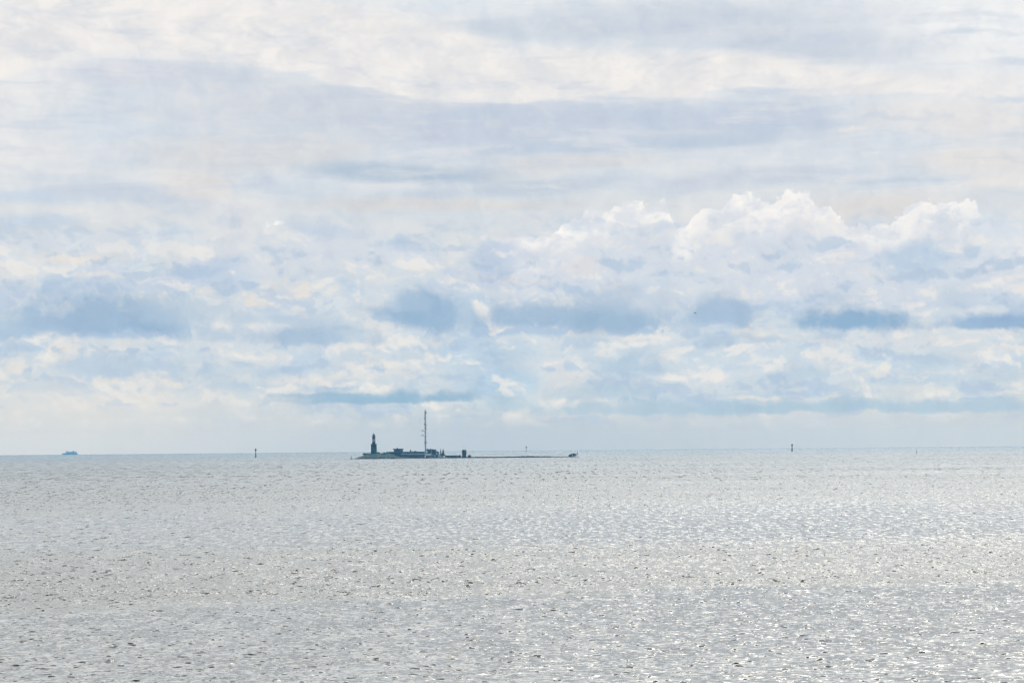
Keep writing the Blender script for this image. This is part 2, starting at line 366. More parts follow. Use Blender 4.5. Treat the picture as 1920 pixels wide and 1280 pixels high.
# behind the camera the sky is clear and blue
hs = Vector((SUN_DIR.x, SUN_DIR.y, 0)).normalized()
cur = W.mix(W.mapr(W.vec('DOT_PRODUCT', dirv, tuple(hs)), .05, .80), nish.outputs[0], cur)
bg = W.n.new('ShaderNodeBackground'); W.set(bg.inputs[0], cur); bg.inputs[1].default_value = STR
world.cycles.sampling_method = 'NONE'
wo = W.n.new('ShaderNodeOutputWorld'); W.l.new(bg.outputs[0], wo.inputs[0])

# ------------------------------------------------------------------ materials
MATS = {}
def mat(name, col, rough=0.7, metal=0.0, var=0.25, scale=0.6, col2=None, spec=0.12):
    if name in MATS: return MATS[name]
    m = bpy.data.materials.new(name); m.use_nodes = True
    N = NT(m.node_tree); b = m.node_tree.nodes['Principled BSDF']
    co = N.n.new('ShaderNodeTexCoord').outputs['Object']
    f = N.noise(co, scale, 5, 0.6, dims='3D')
    c2 = col2 or tuple(x * (1 - var) for x in col)
    N.set(b.inputs['Base Color'], N.mix(N.mapr(f, .4, .62), col, c2))
    b.inputs['Roughness'].default_value = rough; b.inputs['Metallic'].default_value = metal
    b.inputs['Specular IOR Level'].default_value = spec
    MATS[name] = m; return m
GRANITE = mat('granite', (.035, .042, .055), col2=(.025, .03, .04))
RED = mat('red_paint', (.5, .03, .035), rough=.5)
REDW = mat('red_boards', (.55, .03, .04), rough=.6)
WHITE = mat('white_paint', (.78, .77, .75), rough=.5, var=.1)
DARK = mat('dark_metal', (.04, .042, .045), rough=.4)
GLASS = mat('glass', (.03, .04, .05), rough=.1, spec=.5)
CONC = mat('concrete', (.25, .24, .23))
BRICK = mat('dull_brick', (.22, .15, .14), col2=(.17, .13, .13))
ROOFD = mat('dark_roof', (.09, .09, .09))
ROOFG = mat('pale_roof', (.22, .28, .35), rough=.9, var=.1, spec=.02)
STEEL = mat('galvanised_steel', (.045, .05, .065), rough=.5)
BLUEG = mat('blue_grey_boards', (.045, .09, .15))
ROCK = mat('rock', (.09, .08, .08), col2=(.16, .14, .13), scale=.5)
LEAF = mat('leaves', (.04, .13, .04), col2=(.08, .16, .05), scale=.8)
LEAFD = mat('dark_leaves', (.025, .10, .05), col2=(.045, .13, .05), scale=.8)
BARK = mat('bark', (.08, .06, .045))
STONE = mat('dark_round_tower', (.045, .05, .055), col2=(.07, .07, .07), scale=.3)
HULL = mat('ship_white', (.82, .83, .84), rough=.4, var=.08)
SHIPB = mat('ship_blue', (.30, .45, .68), rough=.4); SHIPG = mat('ship_windows', (.35, .44, .52), rough=.3)
FEATH = mat('grey_feathers', (.13, .13, .14)); FEATHL = mat('pale_feathers', (.5, .51, .53)); FEATHD = mat('dark_feathers', (.05, .05, .05))
GREENP = mat('green_paint', (.02, .07, .045), rough=.5)

# ------------------------------------------------------------------ mesh helpers
class MB:
    def __init__(s): s.v = []; s.f = []
    def add(s, vs, fs):
        o = len(s.v); s.v += [tuple(v) for v in vs]; s.f += [tuple(i + o for i in f) for f in fs]; return s
    def box(s, x0, x1, y0, y1, z0, z1, top=1.0):
        cx, cy = (x0 + x1) / 2, (y0 + y1) / 2
        q = lambda x, y, z, k: (cx + (x - cx) * k, cy + (y - cy) * k, z)
        vs = [q(x0, y0, z0, 1), q(x1, y0, z0, 1), q(x1, y1, z0, 1), q(x0, y1, z0, 1), q(x0, y0, z1, top), q(x1, y0, z1, top), q(x1, y1, z1, top), q(x0, y1, z1, top)]
        return s.add(vs, [(3, 2, 1, 0), (4, 5, 6, 7), (0, 1, 5, 4), (1, 2, 6, 5), (2, 3, 7, 6), (3, 0, 4, 7)])
    def lathe(s, prof, cx=0, cy=0, n=20):
        vs = []; fs = []
        for r, z in prof:
            for i in range(n):
                a = 2 * math.pi * i / n; vs.append((cx + r * math.cos(a), cy + r * math.sin(a), z))
        for j in range(len(prof) - 1):
            for i in range(n):
                k = (i + 1) % n; fs.append((j * n + i, j * n + k, (j + 1) * n + k, (j + 1) * n + i))
        fs.append(tuple(range(n - 1, -1, -1))); fs.append(tuple((len(prof) - 1) * n + i for i in range(n)))
        return s.add(vs, fs)
    def tube(s, a, b, r0, r1=None, n=6):
        r1 = r0 if r1 is None else r1
        a, b = Vector(a), Vector(b); q = (b - a).to_track_quat('Z', 'Y'); vs = []
        for p_, r in ((a, r0), (b, r1)):
            for i in range(n):
                t = 2 * math.pi * i / n; vs.append(p_ + q @ Vector((r * math.cos(t), r * math.sin(t), 0)))
        fs = [(i, (i + 1) % n, n + (i + 1) % n, n + i) for i in range(n)] + [tuple(range(n - 1, -1, -1)), tuple(range(n, 2 * n))]
        return s.add(vs, fs)
    def gable(s, x0, x1, y0, y1, z0, z1, over=0.3):
        x0 -= over; x1 += over; y0 -= over; y1 += over; cy = (y0 + y1) / 2
        return s.add([(x0, y0, z0), (x1, y0, z0), (x1, y1, z0), (x0, y1, z0), (x0, cy, z1), (x1, cy, z1)],
                     [(3, 2, 1, 0), (0, 1, 5, 4), (2, 3, 4, 5), (0, 4, 3), (1, 2, 5)])
    def gable_y(s, x0, x1, y0, y1, z0, z1, over=0.3):
        x0 -= over; x1 += over; y0 -= over; y1 += over; cx = (x0 + x1) / 2
        return s.add([(x0, y0, z0), (x1, y0, z0), (x1, y1, z0), (x0, y1, z0), (cx, y0, z1), (cx, y1, z1)],
                     [(3, 2, 1, 0), (0, 1, 4), (2, 3, 5), (1, 2, 5, 4), (3, 0, 4, 5)])
    def build(s, name, m, parent=None, smooth=False):
        me = bpy.data.meshes.new(name); me.from_pydata(s.v, [], s.f); me.update()
        me.materials.append(m)
        if smooth: me.polygons.foreach_set('use_smooth', [True] * len(me.polygons))
        o = bpy.data.objects.new(name, me); COL.objects.link(o)
        if parent: o.parent = parent
        return o
def tag(o, label=None, cat=None, group=None, kind=None):
    for k_, v_ in (('label', label), ('category', cat), ('group', group), ('kind', kind)):
        if v_: o[k_] = v_
    return o
def thing(name, loc, label, cat, group=None, rz=0):
    o = bpy.data.objects.new(name, None); COL.objects.link(o); o.location = loc; o.rotation_euler[2] = rz
    o.empty_display_size = 1
    return tag(o, label, cat, group)
def copy_tree(o, parent=None):
    c = o.copy(); COL.objects.link(c); c.parent = parent
    for ch in [x for x in COL.objects if x.parent == o]: copy_tree(ch, c)
    return c
def sea_z(D): return -D * D / (2 * RE)
def at(X, Y, D):
    r = ray(X, Y); k = D / r.y
    return Vector((r.x * k, D, H + r.z * k))
D0 = 5000.0
M = D0 / F                                   # metres per photo pixel at the island
def gx(X, D=D0): return at(X, 850, D).x
def gz(X, Y, D=D0): return at(X, Y, D).z

# ------------------------------------------------------------------ sea
def make_sea():
    rng = np.random.default_rng(3)
    az_f = np.radians(np.linspace(-9.2, 9.2, 1150))
    az_c = np.radians(np.arange(12, 349, 4.0))
    A = np.concatenate([az_f, az_c]).astype(np.float64)
    rows = [1.0, 20, 50, 90, 130, 170, 200, 225, 240]
    r = 250.0
    while r < 29000:
        rows.append(r); r += 0.20 * (r / 250.0) ** 1.42
    Rr = np.array(rows)
    nr, nc = len(Rr), len(A)
    X = np.outer(Rr, np.sin(A)); Y = np.outer(Rr, np.cos(A))
    nf = len(az_f)
    x = X[:, :nf].astype(np.float64); y = Y[:, :nf].astype(np.float64)
    h = np.zeros_like(x, dtype=np.float32)
    comps = []
    for i in range(110):
        lam = float(np.exp(rng.uniform(np.log(0.38), np.log(2.8))))
        th = rng.normal(0.12, 0.42)          # crests run mostly across the view
        amp = 0.0040 * lam * (1.0 if lam < 1.1 else (1.1 / lam) ** 1.1)
        comps.append((lam, th, amp, rng.uniform(0, 6.28)))
    dr = np.gradient(Rr)
    for lam, th, amp, ph in comps:
        kx, ky = 2 * math.pi / lam * math.sin(th), 2 * math.pi / lam * math.cos(th)
        h += (amp * np.sin(kx * x + ky * y + ph)).astype(np.float32)
    s = h.std(); hn = h / s
    h = s * (hn + 0.26 * (hn ** 2 - 1))      # peaked crests, flat troughs
    h[:8] = 0
    Z = -(Rr ** 2)[:, None] / (2 * RE) * np.ones((1, nc))
    h *= np.interp(y - 0.35 * x, [0, 462, 490, 640, 720, 1000, 1250, 3000], [.84, .84, 1.4, 1.3, .7, .7, 1.25, 1.25])   # wind bands
    edge = np.clip((9.2 - np.abs(np.degrees(az_f))) / 0.2, 0, 1)
    Z[:, :nf] += h * edge[None, :]
    co = np.stack([X, Y, Z], -1).reshape(-1, 3).astype(np.float32)
    i, j = np.meshgrid(np.arange(nr - 1), np.arange(nc), indexing='ij'); jn = (j + 1) % nc
    quads = np.stack([i * nc + j, i * nc + jn, (i + 1) * nc + jn, (i + 1) * nc + j], -1).reshape(-1, 4)[:, ::-1].astype(np.int32)
    me = bpy.data.meshes.new('sea')
    me.vertices.add(len(co)); me.vertices.foreach_set('co', co.ravel())
    me.loops.add(quads.size); me.loops.foreach_set('vertex_index', quads.ravel())
    me.polygons.add(len(quads)); me.polygons.foreach_set('loop_start', np.arange(0, quads.size, 4, dtype=np.int32))
    me.polygons.foreach_set('use_smooth', np.ones(len(quads), dtype=bool))
    me.update(calc_edges=True)
    o = bpy.data.objects.new('sea', me); COL.objects.link(o); tag(o, kind='structure')
    m = bpy.data.materials.new('sea_water'); m.use_nodes = True
    N = NT(m.node_tree); b = m.node_tree.nodes['Principled BSDF']
    geo = N.n.new('ShaderNodeNewGeometry'); P = geo.outputs['Position']
    px, py, pz = N.sep(P)
    # wind streaks: long bands of livelier and calmer water lying across the fairway
    wv = N.math('MULTIPLY', N.math('SUBTRACT', N.noise(N.vec('MULTIPLY', P, (1 / 260, 1 / 90, 0)), 1, 4, .6), .5), 150.0)
    yy = N.math('ADD', N.math('ADD', py, wv), N.math('MULTIPLY', px, -0.35))
    bands = N.ramp(N.math('DIVIDE', yy, 2500.0, clamp=True),
                   [(0.0, (.32,) * 3), (0.185, (.32,) * 3), (0.196, (1.7,) * 3), (0.250, (1.5,) * 3), (0.285, (.42,) * 3), (.40, (.42,) * 3), (.50, (1.2,) * 3), (1.0, (1.1,) * 3)])
    big = N.mapr(N.noise(N.vec('MULTIPLY', P, (1 / 500, 1 / 160, 0)), 1, 5, .6), .3, .7, .75, 1.25)
    rough_k = N.math('MULTIPLY', bands, big)
    n1 = N.vec('SUBTRACT', N.noise(N.vec('MULTIPLY', P, (1 / 2.2, 1 / 1.5, 0)), 1, 3, .6, col=True), (.5, .5, .5))
    n2 = N.vec('SUBTRACT', N.noise(N.vec('MULTIPLY', P, (1 / .5, 1 / .4, 0)), 1, 3, .6, col=True), (.5, .5, .5))
    n3 = N.vec('SUBTRACT', N.noise(N.vec('MULTIPLY', P, (1 / 9, 1 / 22, 0)), 1, 3, .6, col=True), (.5, .5, .5))
    sl_ = N.vec('ADD', N.vec('MULTIPLY', n1, (.5, .5, 0)), N.vec('MULTIPLY', n2, (1.0, .9, 0)))
    sl_ = N.vec('ADD', sl_, N.vec('MULTIPLY', n3, (.35, .35, 0)))
    # windrows: narrow streaks of ruffled and slick water drawn out along the wind
    st1 = N.math('SUBTRACT', N.noise(N.vec('MULTIPLY', P, (1 / 1.3, 1 / 13, 0)), 1, 2, .6), .5)
    st2 = N.math('SUBTRACT', N.noise(N.vec('MULTIPLY', P, (1 / 3.2, 1 / 90, 0)), 1, 2, .6), .5)
    tilt = N.math('MULTIPLY_ADD', st1, N.mapr(py, 350, 900, .35, 1.9), N.math('MULTIPLY', st2, N.mapr(py, 900, 2500, 0, 2.6)))
    sl_ = N.vec('ADD', sl_, N.comb(0.0, N.math('MULTIPLY', tilt, -1.0), 0.0))
    sl_ = N.scale(sl_, rough_k)
    # steep little faces of the wavelets, turned down the wind
    d1 = N.math('MULTIPLY', N.mapr(N.noise(N.vec('MULTIPLY', P, (1 / 1.25, 1 / 1.6, 0)), 1, 2, .5), .57, .74), N.mapr(py, 900, 450, .2, .46))
    d2 = N.math('MULTIPLY', N.mapr(N.noise(N.vec('MULTIPLY', P, (1 / 2.8, 1 / 9, 0)), 1, 3, .55), .58, .76), N.mapr(py, 380, 700, .05, .60))
    d2 = N.math('MULTIPLY', d2, N.mapr(py, 2600, 1200, .35, 1))
    sl_ = N.vec('ADD', sl_, N.comb(0.0, N.math('MULTIPLY', N.math('ADD', d1, d2), -1.0), 0.0))
    nor = N.vec('NORMALIZE', N.vec('ADD', geo.outputs['Normal'], sl_))
    N.set(b.inputs['Normal'], nor)
    b.inputs['Base Color'].default_value = (.018, .035, .032, 1)
    N.set(b.inputs['Roughness'], N.mapr(rough_k, .3, 1.1, .16, .26))
    b.inputs['IOR'].default_value = 1.34
    me.materials.append(m)
make_sea()

# ------------------------------------------------------------------ island
tops = [(664, 858.3), (670, 857), (678, 855.5), (685, 852), (692, 850), (700, 849.3), (708, 849.5), (720, 850.5), (736, 850.8), (745, 854.5), (756, 856.8),
        (800, 857.4), (835, 857.4), (862, 857.4), (884, 857.2), (890, 856.0), (905, 856.2), (955, 855.8), (985, 855.0), (1012, 855.2), (1040, 855.9), (1068, 855.4), (1084, 855.4), (1093, 856.8)]
SZ = sea_z(D0)
def ground_h(x):
    xs = [gx(t[0]) for t in tops]; hs = [gz(t[0], t[1]) - SZ for t in tops]
    return float(np.interp(x, xs, hs))
def make_island():
    x0, x1 = gx(662), gx(1095); nx, ny = 420, 40
    rng = np.random.default_rng(5); mb = MB()
    def vn(x, y, s): return math.sin(x / s * 2.1 + 1.3 * math.sin(y / s)) * math.sin(y / s * 1.7 + x / s * .6)
    vs = []
    for j in range(ny + 1):
        for i in range(nx + 1):
            x = x0 + (x1 - x0) * i / nx
            wide = 45 if x < gx(890) else 9
            t = -1 + 2 * j / ny
            y = D0 + (10 if x < gx(890) else 6) + t * wide + 2.5 * math.sin(x / 7) + 1.2 * math.sin(x / 2.3)
            e = max(0, min(1, (i) / 10, (nx - i) / 12))
            hh = ground_h(x) * max(0, (1 - abs(t) ** 3)) * e
            z = hh * (1 + .10 * vn(x, y, 3)) + .35 * vn(x, y, 1.4) * (1 - abs(t)) - .5
            vs.append((x, y, SZ + z + (0.5 if hh > .6 else 0)))
    fs = [(j * (nx + 1) + i, j * (nx + 1) + i + 1, (j + 1) * (nx + 1) + i + 1, (j + 1) * (nx + 1) + i) for j in range(ny) for i in range(nx)]
    mb.add(vs, fs)
    m = bpy.data.materials.new('island_ground'); m.use_nodes = True
    N = NT(m.node_tree); b = m.node_tree.nodes['Principled BSDF']
    co = N.n.new('ShaderNodeNewGeometry').outputs['Position']; _, _, z_ = N.sep(co)
    rockc = N.mix(N.mapr(N.noise(co, .35, 5, .6, '3D'), .4, .6), (.018, .018, .022), (.05, .048, .05))
    grass = N.mix(N.mapr(N.noise(co, .25, 5, .6, '3D'), .4, .6), (.018, .085, .03), (.06, .12, .04))
    gm = N.mapr(N.math('ADD', z_, N.math('MULTIPLY', N.noise(co, .3, 4, .6, '3D'), 3.0)), SZ + 3.6, SZ + 4.6)
    N.set(b.inputs['Base Color'], N.mix(gm, rockc, grass)); b.inputs['Roughness'].default_value = .85
    tag(mb.build('island', m), kind='structure')
make_island()
DF = D0 - 6        # front row of buildings
def box_px(mb, X0, X1, Yt, Yb, y0, dep, sink=0.0):
    return mb.box(gx(X0), gx(X1), y0, y0 + dep, gz((X0 + X1) / 2, Yb) - sink, gz((X0 + X1) / 2, Yt))
def local(px_x, D, z): return (gx(px_x, D), D, z)

# --- lighthouse
zb = gz(701, 849.5)
lh = thing('lighthouse', local(701, D0, zb), 'lighthouse with square dark stone base and round red and white banded tower', 'lighthouse')
hpx = lambda Y: (849.5 - Y) * M
mb = MB().box(-3.75, 3.75, -3.75, 3.75, -1.2, hpx(833), top=.95)
sb = mb.build('stone_base', GRANITE, lh)
MB().box(-4.1, 4.1, -4.1, 4.1, hpx(833), hpx(832)).build('cornice', GRANITE, lh)
for wx in (-1.8, 1.8):
    for wz in (3.2, 7.2): MB().box(wx - .35, wx + .35, -3.85, -3.55, wz, wz + 1.1).build('window', GLASS, sb)
MB().box(-.6, .6, -3.86, -3.6, -.4, 1.7).build('door', DARK, sb)
MB().lathe([(2.15, hpx(832)), (2.1, hpx(828.2))]).build('lower_red_band', RED, lh, True)
MB().lathe([(2.1, hpx(828.2)), (2.02, hpx(823))]).build('white_band', WHITE, lh, True)
MB().lathe([(2.02, hpx(823)), (2.0, hpx(818.6)), (2.4, hpx(818.3))]).build('upper_red_band', RED, lh, True)
ga = MB().lathe([(2.55, hpx(818.3)), (2.55, hpx(817.9))]).build('gallery', RED, lh)
rl = MB()
for i in range(12):
    a = i * math.pi / 6; rl.tube((2.45 * math.cos(a), 2.45 * math.sin(a), hpx(818)), (2.45 * math.cos(a), 2.45 * math.sin(a), hpx(816.4)), .05)
    b_ = a + math.pi / 6
    for zz in (816.4, 817.2): rl.tube((2.45 * math.cos(a), 2.45 * math.sin(a), hpx(zz)), (2.45 * math.cos(b_), 2.45 * math.sin(b_), hpx(zz)), .05)
rl.build('railing', DARK, ga)
la = MB().lathe([(1.5, hpx(817.9)), (1.5, hpx(815.2))], n=12).build('lantern', DARK, lh)
MB().lathe([(1.52, hpx(817.1)), (1.52, hpx(815.6))], n=12).build('glazing', GLASS, la)
ro = MB().lathe([(1.75, hpx(815.2)), (1.4, hpx(814.2)), (.6, hpx(813.2)), (.25, hpx(812.6))], n=16).build('lantern_roof', DARK, lh, True)
MB().tube((0, 0, hpx(812.6)), (0, 0, hpx(809.2)), .09, .05).build('antenna', DARK, ro)

# --- houses
def house(name, label, cat, X0, X1, Yeave, Yb, y0, dep, wall, roof, ridge=None, style='flat', nwin=0, door=None, wy=(.35, .7), group=None, over=.4, sink=4.0):
    Xc = (X0 + X1) / 2; zb_ = gz(Xc, Yb); w = (X1 - X0) * M; h_ = (Yb - Yeave) * M
    t = thing(name, (gx(Xc), y0, zb_), label, cat, group)
    wl = MB().box(-w / 2, w / 2, 0, dep, -sink, h_).build('wall', wall, t)
    if style == 'flat': rf = MB().box(-w / 2 - over, w / 2 + over, -over, dep + over, h_, h_ + ridge * M).build('roof', roof, t)
    elif style == 'gable': rf = MB().gable(-w / 2, w / 2, 0, dep, h_, h_ + ridge * M, over).build('roof', roof, t)
    else: rf = MB().gable_y(-w / 2, w / 2, 0, dep, h_, h_ + ridge * M, over).build('roof', roof, t)
    for i in range(nwin):
        cx = -w / 2 + w * (i + .5) / nwin; ww = min(.8, w / nwin * .28)
        fr = MB().box(cx - ww - .12, cx + ww + .12, -.06, .02, h_ * wy[0] - .1, h_ * wy[1] + .1).build('window', WHITE, t)
        MB().box(cx - ww, cx + ww, -.09, -.062, h_ * wy[0], h_ * wy[1]).build('pane', GLASS, fr)
    if door is not None: MB().box(door - .5, door + .5, -.08, .02, 0, 2.1).build('door', DARK, t)
    return t, h_, w, rf
st, h_, w, rf = house('pilot_station', 'flat roofed blue grey pilot station standing tallest between lighthouse and mast', 'building', 738.5, 755, 842.6, 851.5, D0 - 2, 12, BLUEG, ROOFD, 1.8, 'flat', 5, 2.0, (.62, .86), over=1.0)
MB().box(-1.9, -.8, 3, 4.4, h_ + 1.8 * M, h_ + 4.0 * M).build('chimney', ROOFD, rf)
MB().box(-w / 2 - .03, w / 2 + .03, -.05, 0.1, h_ * .48, h_ * .55).build('string_course', CONC, st)
lb, h_, w, rf = house('long_building', 'long low dull brick building joined on right of the pilot station', 'building', 755.6, 796, 847.0, 854, D0 + 4, 10, BRICK, ROOFD, .7, 'flat', 12, 4.0, (.6, .85), over=.3)
for bx_, bw, bh in ((-4.2, 1.8, 2.3), (2.0, 2.4, 1.0), (-1.2, .8, .9)): MB().box(bx_ - bw / 2, bx_ + bw / 2, 3, 5, h_ + .7 * M, h_ + .7 * M + bh).build('roof_vent', DARK, rf)
house('service_shed', 'long blue grey quayside shed under a pale sloping roof', 'shed', 752, 796, 851.8, 857.2, DF - 4, 7, BLUEG, ROOFG, 1.6, 'gable', 14, -3.0, (.35, .7), over=.5)
house('boathouse', 'small boathouse with bright white roof right of the mast foot', 'boathouse', 798.5, 806.8, 853.0, 857.3, DF - 4, 6, BLUEG, WHITE, 2.6, 'gable', 2, 0, (.4, .7))
house('grey_shed', 'low grey shed between white roofed boathouse and red cottage', 'shed', 808, 815, 853.0, 857.3, DF - 3, 5, BLUEG, ROOFD, 1.2, 'gable', 2, 0, (.4, .7))
house('red_cottage', 'red cottage with white gable roof beside the dark conifer', 'cottage', 816.3, 822.2, 851.9, 857.2, DF - 4, 5, REDW, WHITE, 2.6, 'gy', 2, 0, (.4, .7), over=.5)
house('white_shed', 'tiny white shed squeezed right of the red cottage', 'shed', 823, 825.6, 852.8, 857.2, DF - 4, 3, WHITE, ROOFD, .8, 'gy', 1, None, (.4, .7), over=.2)
house('red_boathouse', 'dark red gabled boathouse left of the round dark tower', 'boathouse', 858.5, 865, 854.8, 858.0, DF - 4, 5, REDW, RED, 2.8, 'gy', 1, 0, (.3, .6), 'red boathouses beside the round tower', .3)
house('red_boathouse', 'dark red gabled boathouse right of the round dark tower', 'boathouse', 877.2, 883.4, 854.6, 858.0, DF - 4, 5, REDW, RED, 2.9, 'gy', 1, 0, (.3, .6), 'red boathouses beside the round tower', .3)

# --- round tower
zb = gz(870.3, 857.4)
rt = thing('round_tower', local(870.3, D0 - 2, zb), 'squat round dark tower standing between the two red boathouses', 'tower')
hp = lambda Y: (857.4 - Y) * M
MB().lathe([(2.75, -.8), (2.8, .3), (2.85, hp(845)), (2.8, hp(844.2))], n=28).build('wall', STONE, rt, True)
MB().lathe([(2.95, hp(844.2)), (2.95, hp(843.4)), (2.5, hp(842.9))], n=28).build('roof', DARK, rt)
for i in range(4):
    a = math.radians(-130 + 26 * i)
    for zz in (2.2, 6.0):
        MB().box(2.82 * math.cos(a) - .25, 2.82 * math.cos(a) + .25, 2.82 * math.sin(a) - .1, 2.82 * math.sin(a) + .1, zz, zz + .8).build('window', GLASS, rt)
MB().tube((-.3, 0, hp(842.9)), (-.3, 0, hp(834)), .06, .03).build('antenna', STEEL, rt)

# --- radio mast: triangular lattice
zb = gz(798, 852)
ma = thing('radio_mast', local(797.9, D0 + 3, zb), 'tall slender lattice radio mast with side antennas rising over the island', 'mast')
top = (852 - 768.5) * M; s_ = .8
secs = [(0, 14, RED), (14, 24, STEEL), (24, 34, RED), (34, 43, STEEL), (43, 50, RED), (50, top, STEEL)]
secs = [(a, min(b, top), m_) for a, b, m_ in secs if a < top]
cor = [(s_ * math.cos(a), s_ * math.sin(a)) for a in (math.pi / 2, math.pi * 7 / 6, math.pi * 11 / 6)]
for a0, a1, m_ in secs:
    mb = MB()
    for cx, cy in cor: mb.tube((cx, cy, a0), (cx, cy, a1), .17)
    n_ = max(1, round((a1 - a0) / 1.3)); d_ = (a1 - a0) / n_
    for i in range(n_):
        z0_, z1_ = a0 + i * d_, a0 + (i + 1) * d_
        for q in range(3):
            c0, c1 = cor[q], cor[(q + 1) % 3]
            mb.tube((*c0, z0_), (*c1, z1_), .10, n=4); mb.tube((*c0, z0_), (*c1, z0_), .09, n=4)
    mb.build('mast_section', m_ if m_ is STEEL else mat('faded_red', (.15, .05, .05)), ma)
hm = lambda Y: (852 - Y) * M
for Y, L in ((807.6, 5.2), (816.3, 5.8)):
    arm = MB().tube((0, 0, hm(Y)), (-L, 0, hm(Y)), .12).tube((0, 0, hm(Y) - 1.3), (-L * .6, 0, hm(Y)), .07).build('antenna_arm', DARK, ma)
    MB().lathe([(.15, 0), (.75, .15), (.8, .7), (.25, 1.3)], n=12).build('antenna_drum', DARK, arm).location = (-L * .62, 0, hm(Y) + .05)
    MB().box(-L - .05, -L + .5, -.4, .4, hm(Y) - .2, hm(Y) + .5).build('antenna_box', DARK, arm)
for Y, sx, r_ in ((773.5, 1, .55), (784, -1, .45), (795, -1, .6), (797, 1, .4), (803, 1, .45), (829.5, -1, .4), (829.5, 1, .5)):
    dsh = MB().lathe([(.2, 0), (r_ * 1.4, .25), (r_ * 1.4, .5)], n=14).build('dish', DARK, ma); dsh.location = (sx * 1.25, -.3, hm(Y)); dsh.rotation_euler = (math.pi / 2, 0, 0)
    MB().tube((0, 0, 0), (-sx * 1.2, 0, -.3), .07).build('bracket', DARK, dsh).location = (0, 0, 0)
for Y in (776, 779.5, 782.5, 786, 798, 801): MB().tube((-1.15, 0, hm(Y)), (1.15, 0, hm(Y)), .09).build('dipole', DARK, ma)
MB().tube((0, 0, top), (0, 0, top + 2.2), .08, .04).build('lightning_rod', DARK, ma)
MB().box(-1.4, 1.4, -1.4, 1.4, -1.2, .3).build('footing', CONC, ma)

# --- walls, quay
def wall_thing(name, label, cat, X0, X1, Yt, Yb, y0, dep, m, cap=None):
    Xc = (X0 + X1) / 2; t = thing(name, (gx(Xc), y0, gz(Xc, Yb)), label, cat); w = (X1 - X0) * M; h_ = (Yb - Yt) * M
    return t, w, h_
t, w, h_ = wall_thing('stone_quay', 'low dark stone quay along the water in front of the buildings', 'quay', 741, 889, 857.0, 859.4, D0 - 18, 8, GRANITE)
MB().box(-w / 2, w / 2, 0, 9, -.5, h_).build('quay_wall', GRANITE, t)
MB().box(-w / 2 - .1, w / 2 + .1, -.15, 9, h_, h_ + .22).build('coping', CONC, t)
for i in range(9):
    cx = -w / 2 + w * (i + .5) / 9; MB().lathe([(.2, h_ + .22), (.16, h_ + .6), (.28, h_ + .75)], cx, .6, 10).build('bollard', DARK, t)
t, w, h_ = wall_thing('dark_screen_wall', 'dark horizontal screen wall between the conifer and the left red boathouse', 'wall', 834.5, 858, 853.2, 857.5, D0 - 6, 1, DARK)
MB().box(-w / 2, w / 2, 0, .4, 1.2, h_).build('screen', DARK, t)
MB().box(-w / 2, w / 2, -.05, .45, -.6, 1.2).build('plinth', CONC, t)
for i in range(6):
    cx = -w / 2 + w * i / 5; MB().box(cx - .12, cx + .12, -.12, -.052, -.5, h_ + .15).build('post', DARK, t)

def rockmesh(seed, sx, sy, sz):
    import bmesh
    rnd = random.Random(seed); bm = bmesh.new(); bmesh.ops.create_icosphere(bm, subdivisions=3, radius=1)
    ph = [(Vector((rnd.gauss(0, 1), rnd.gauss(0, 1), rnd.gauss(0, 1))).normalized() * rnd.uniform(1.5, 5), rnd.uniform(0, 6)) for _ in range(9)]
    for v in bm.verts:
        d = 1 + sum(math.sin(v.co.dot(a) + b) for a, b in ph) * .075
        v.co *= d; v.co.z = max(v.co.z, -.4) if v.co.z < 0 else round(v.co.z * 5) / 5 * .5 + v.co.z * .5
        v.co.x *= sx; v.co.y *= sy; v.co.z *= sz
    me = bpy.data.meshes.new('shore_rock'); bm.to_mesh(me); bm.free(); me.materials.append(ROCK); return me
def rock(X, Yb, D, w, h, label, seed, group='dark rocks along the island shore'):
    o = bpy.data.objects.new('shore_rock', rockmesh(seed, w / 2, w / 2 * .7, h)); COL.objects.link(o)
    o.location = (gx(X, D), D, sea_z(D) + .05); tag(o, label, 'rock', group); return o
rocks = [
    (659, 4990, 4.0, 1.9, 'lone low skerry rock off the far left tip of the island'),
    (668, 4988, 5.5, 1.2, 'flat rock awash between the lone skerry and the island tip'),
    (678, 4975, 7.0, 1.7, 'long dark rock at the left tip of the island'),
    (688, 4968, 8.5, 1.7, 'broad dark rock at the waterline left of the lighthouse'),
    (692, 4958, 6.0, 1.0, 'nearest flat dark rock below left of the lighthouse'),
    (703, 4966, 7.5, 1.6, 'dark rock at the waterline directly below the lighthouse'),
    (712, 4964, 7.0, 1.4, 'dark sloping rock just right below the lighthouse'),
    (722, 4966, 6.5, 1.5, 'dark rock at the waterline left of the white motorboat'),
    (735, 4968, 5.5, 1.5, 'rock between the white motorboat and the quay end')]
for i, (X, D, w, h, lab) in enumerate(rocks): rock(X, 0, D, w, h, lab, 20 + i)
mp = thing('marker_post', (gx(659), 4990, sea_z(4990) + 1.2), 'short dark post standing on the lone left skerry', 'post')
MB().tube((0, 0, 0), (0, 0, 2.3), .28, .22, 8).build('post', DARK, mp); MB().lathe([(.2, 2.2), (.55, 2.4), (.55, 2.9), (.1, 3.1)], n=10).build('topmark', DARK, mp)

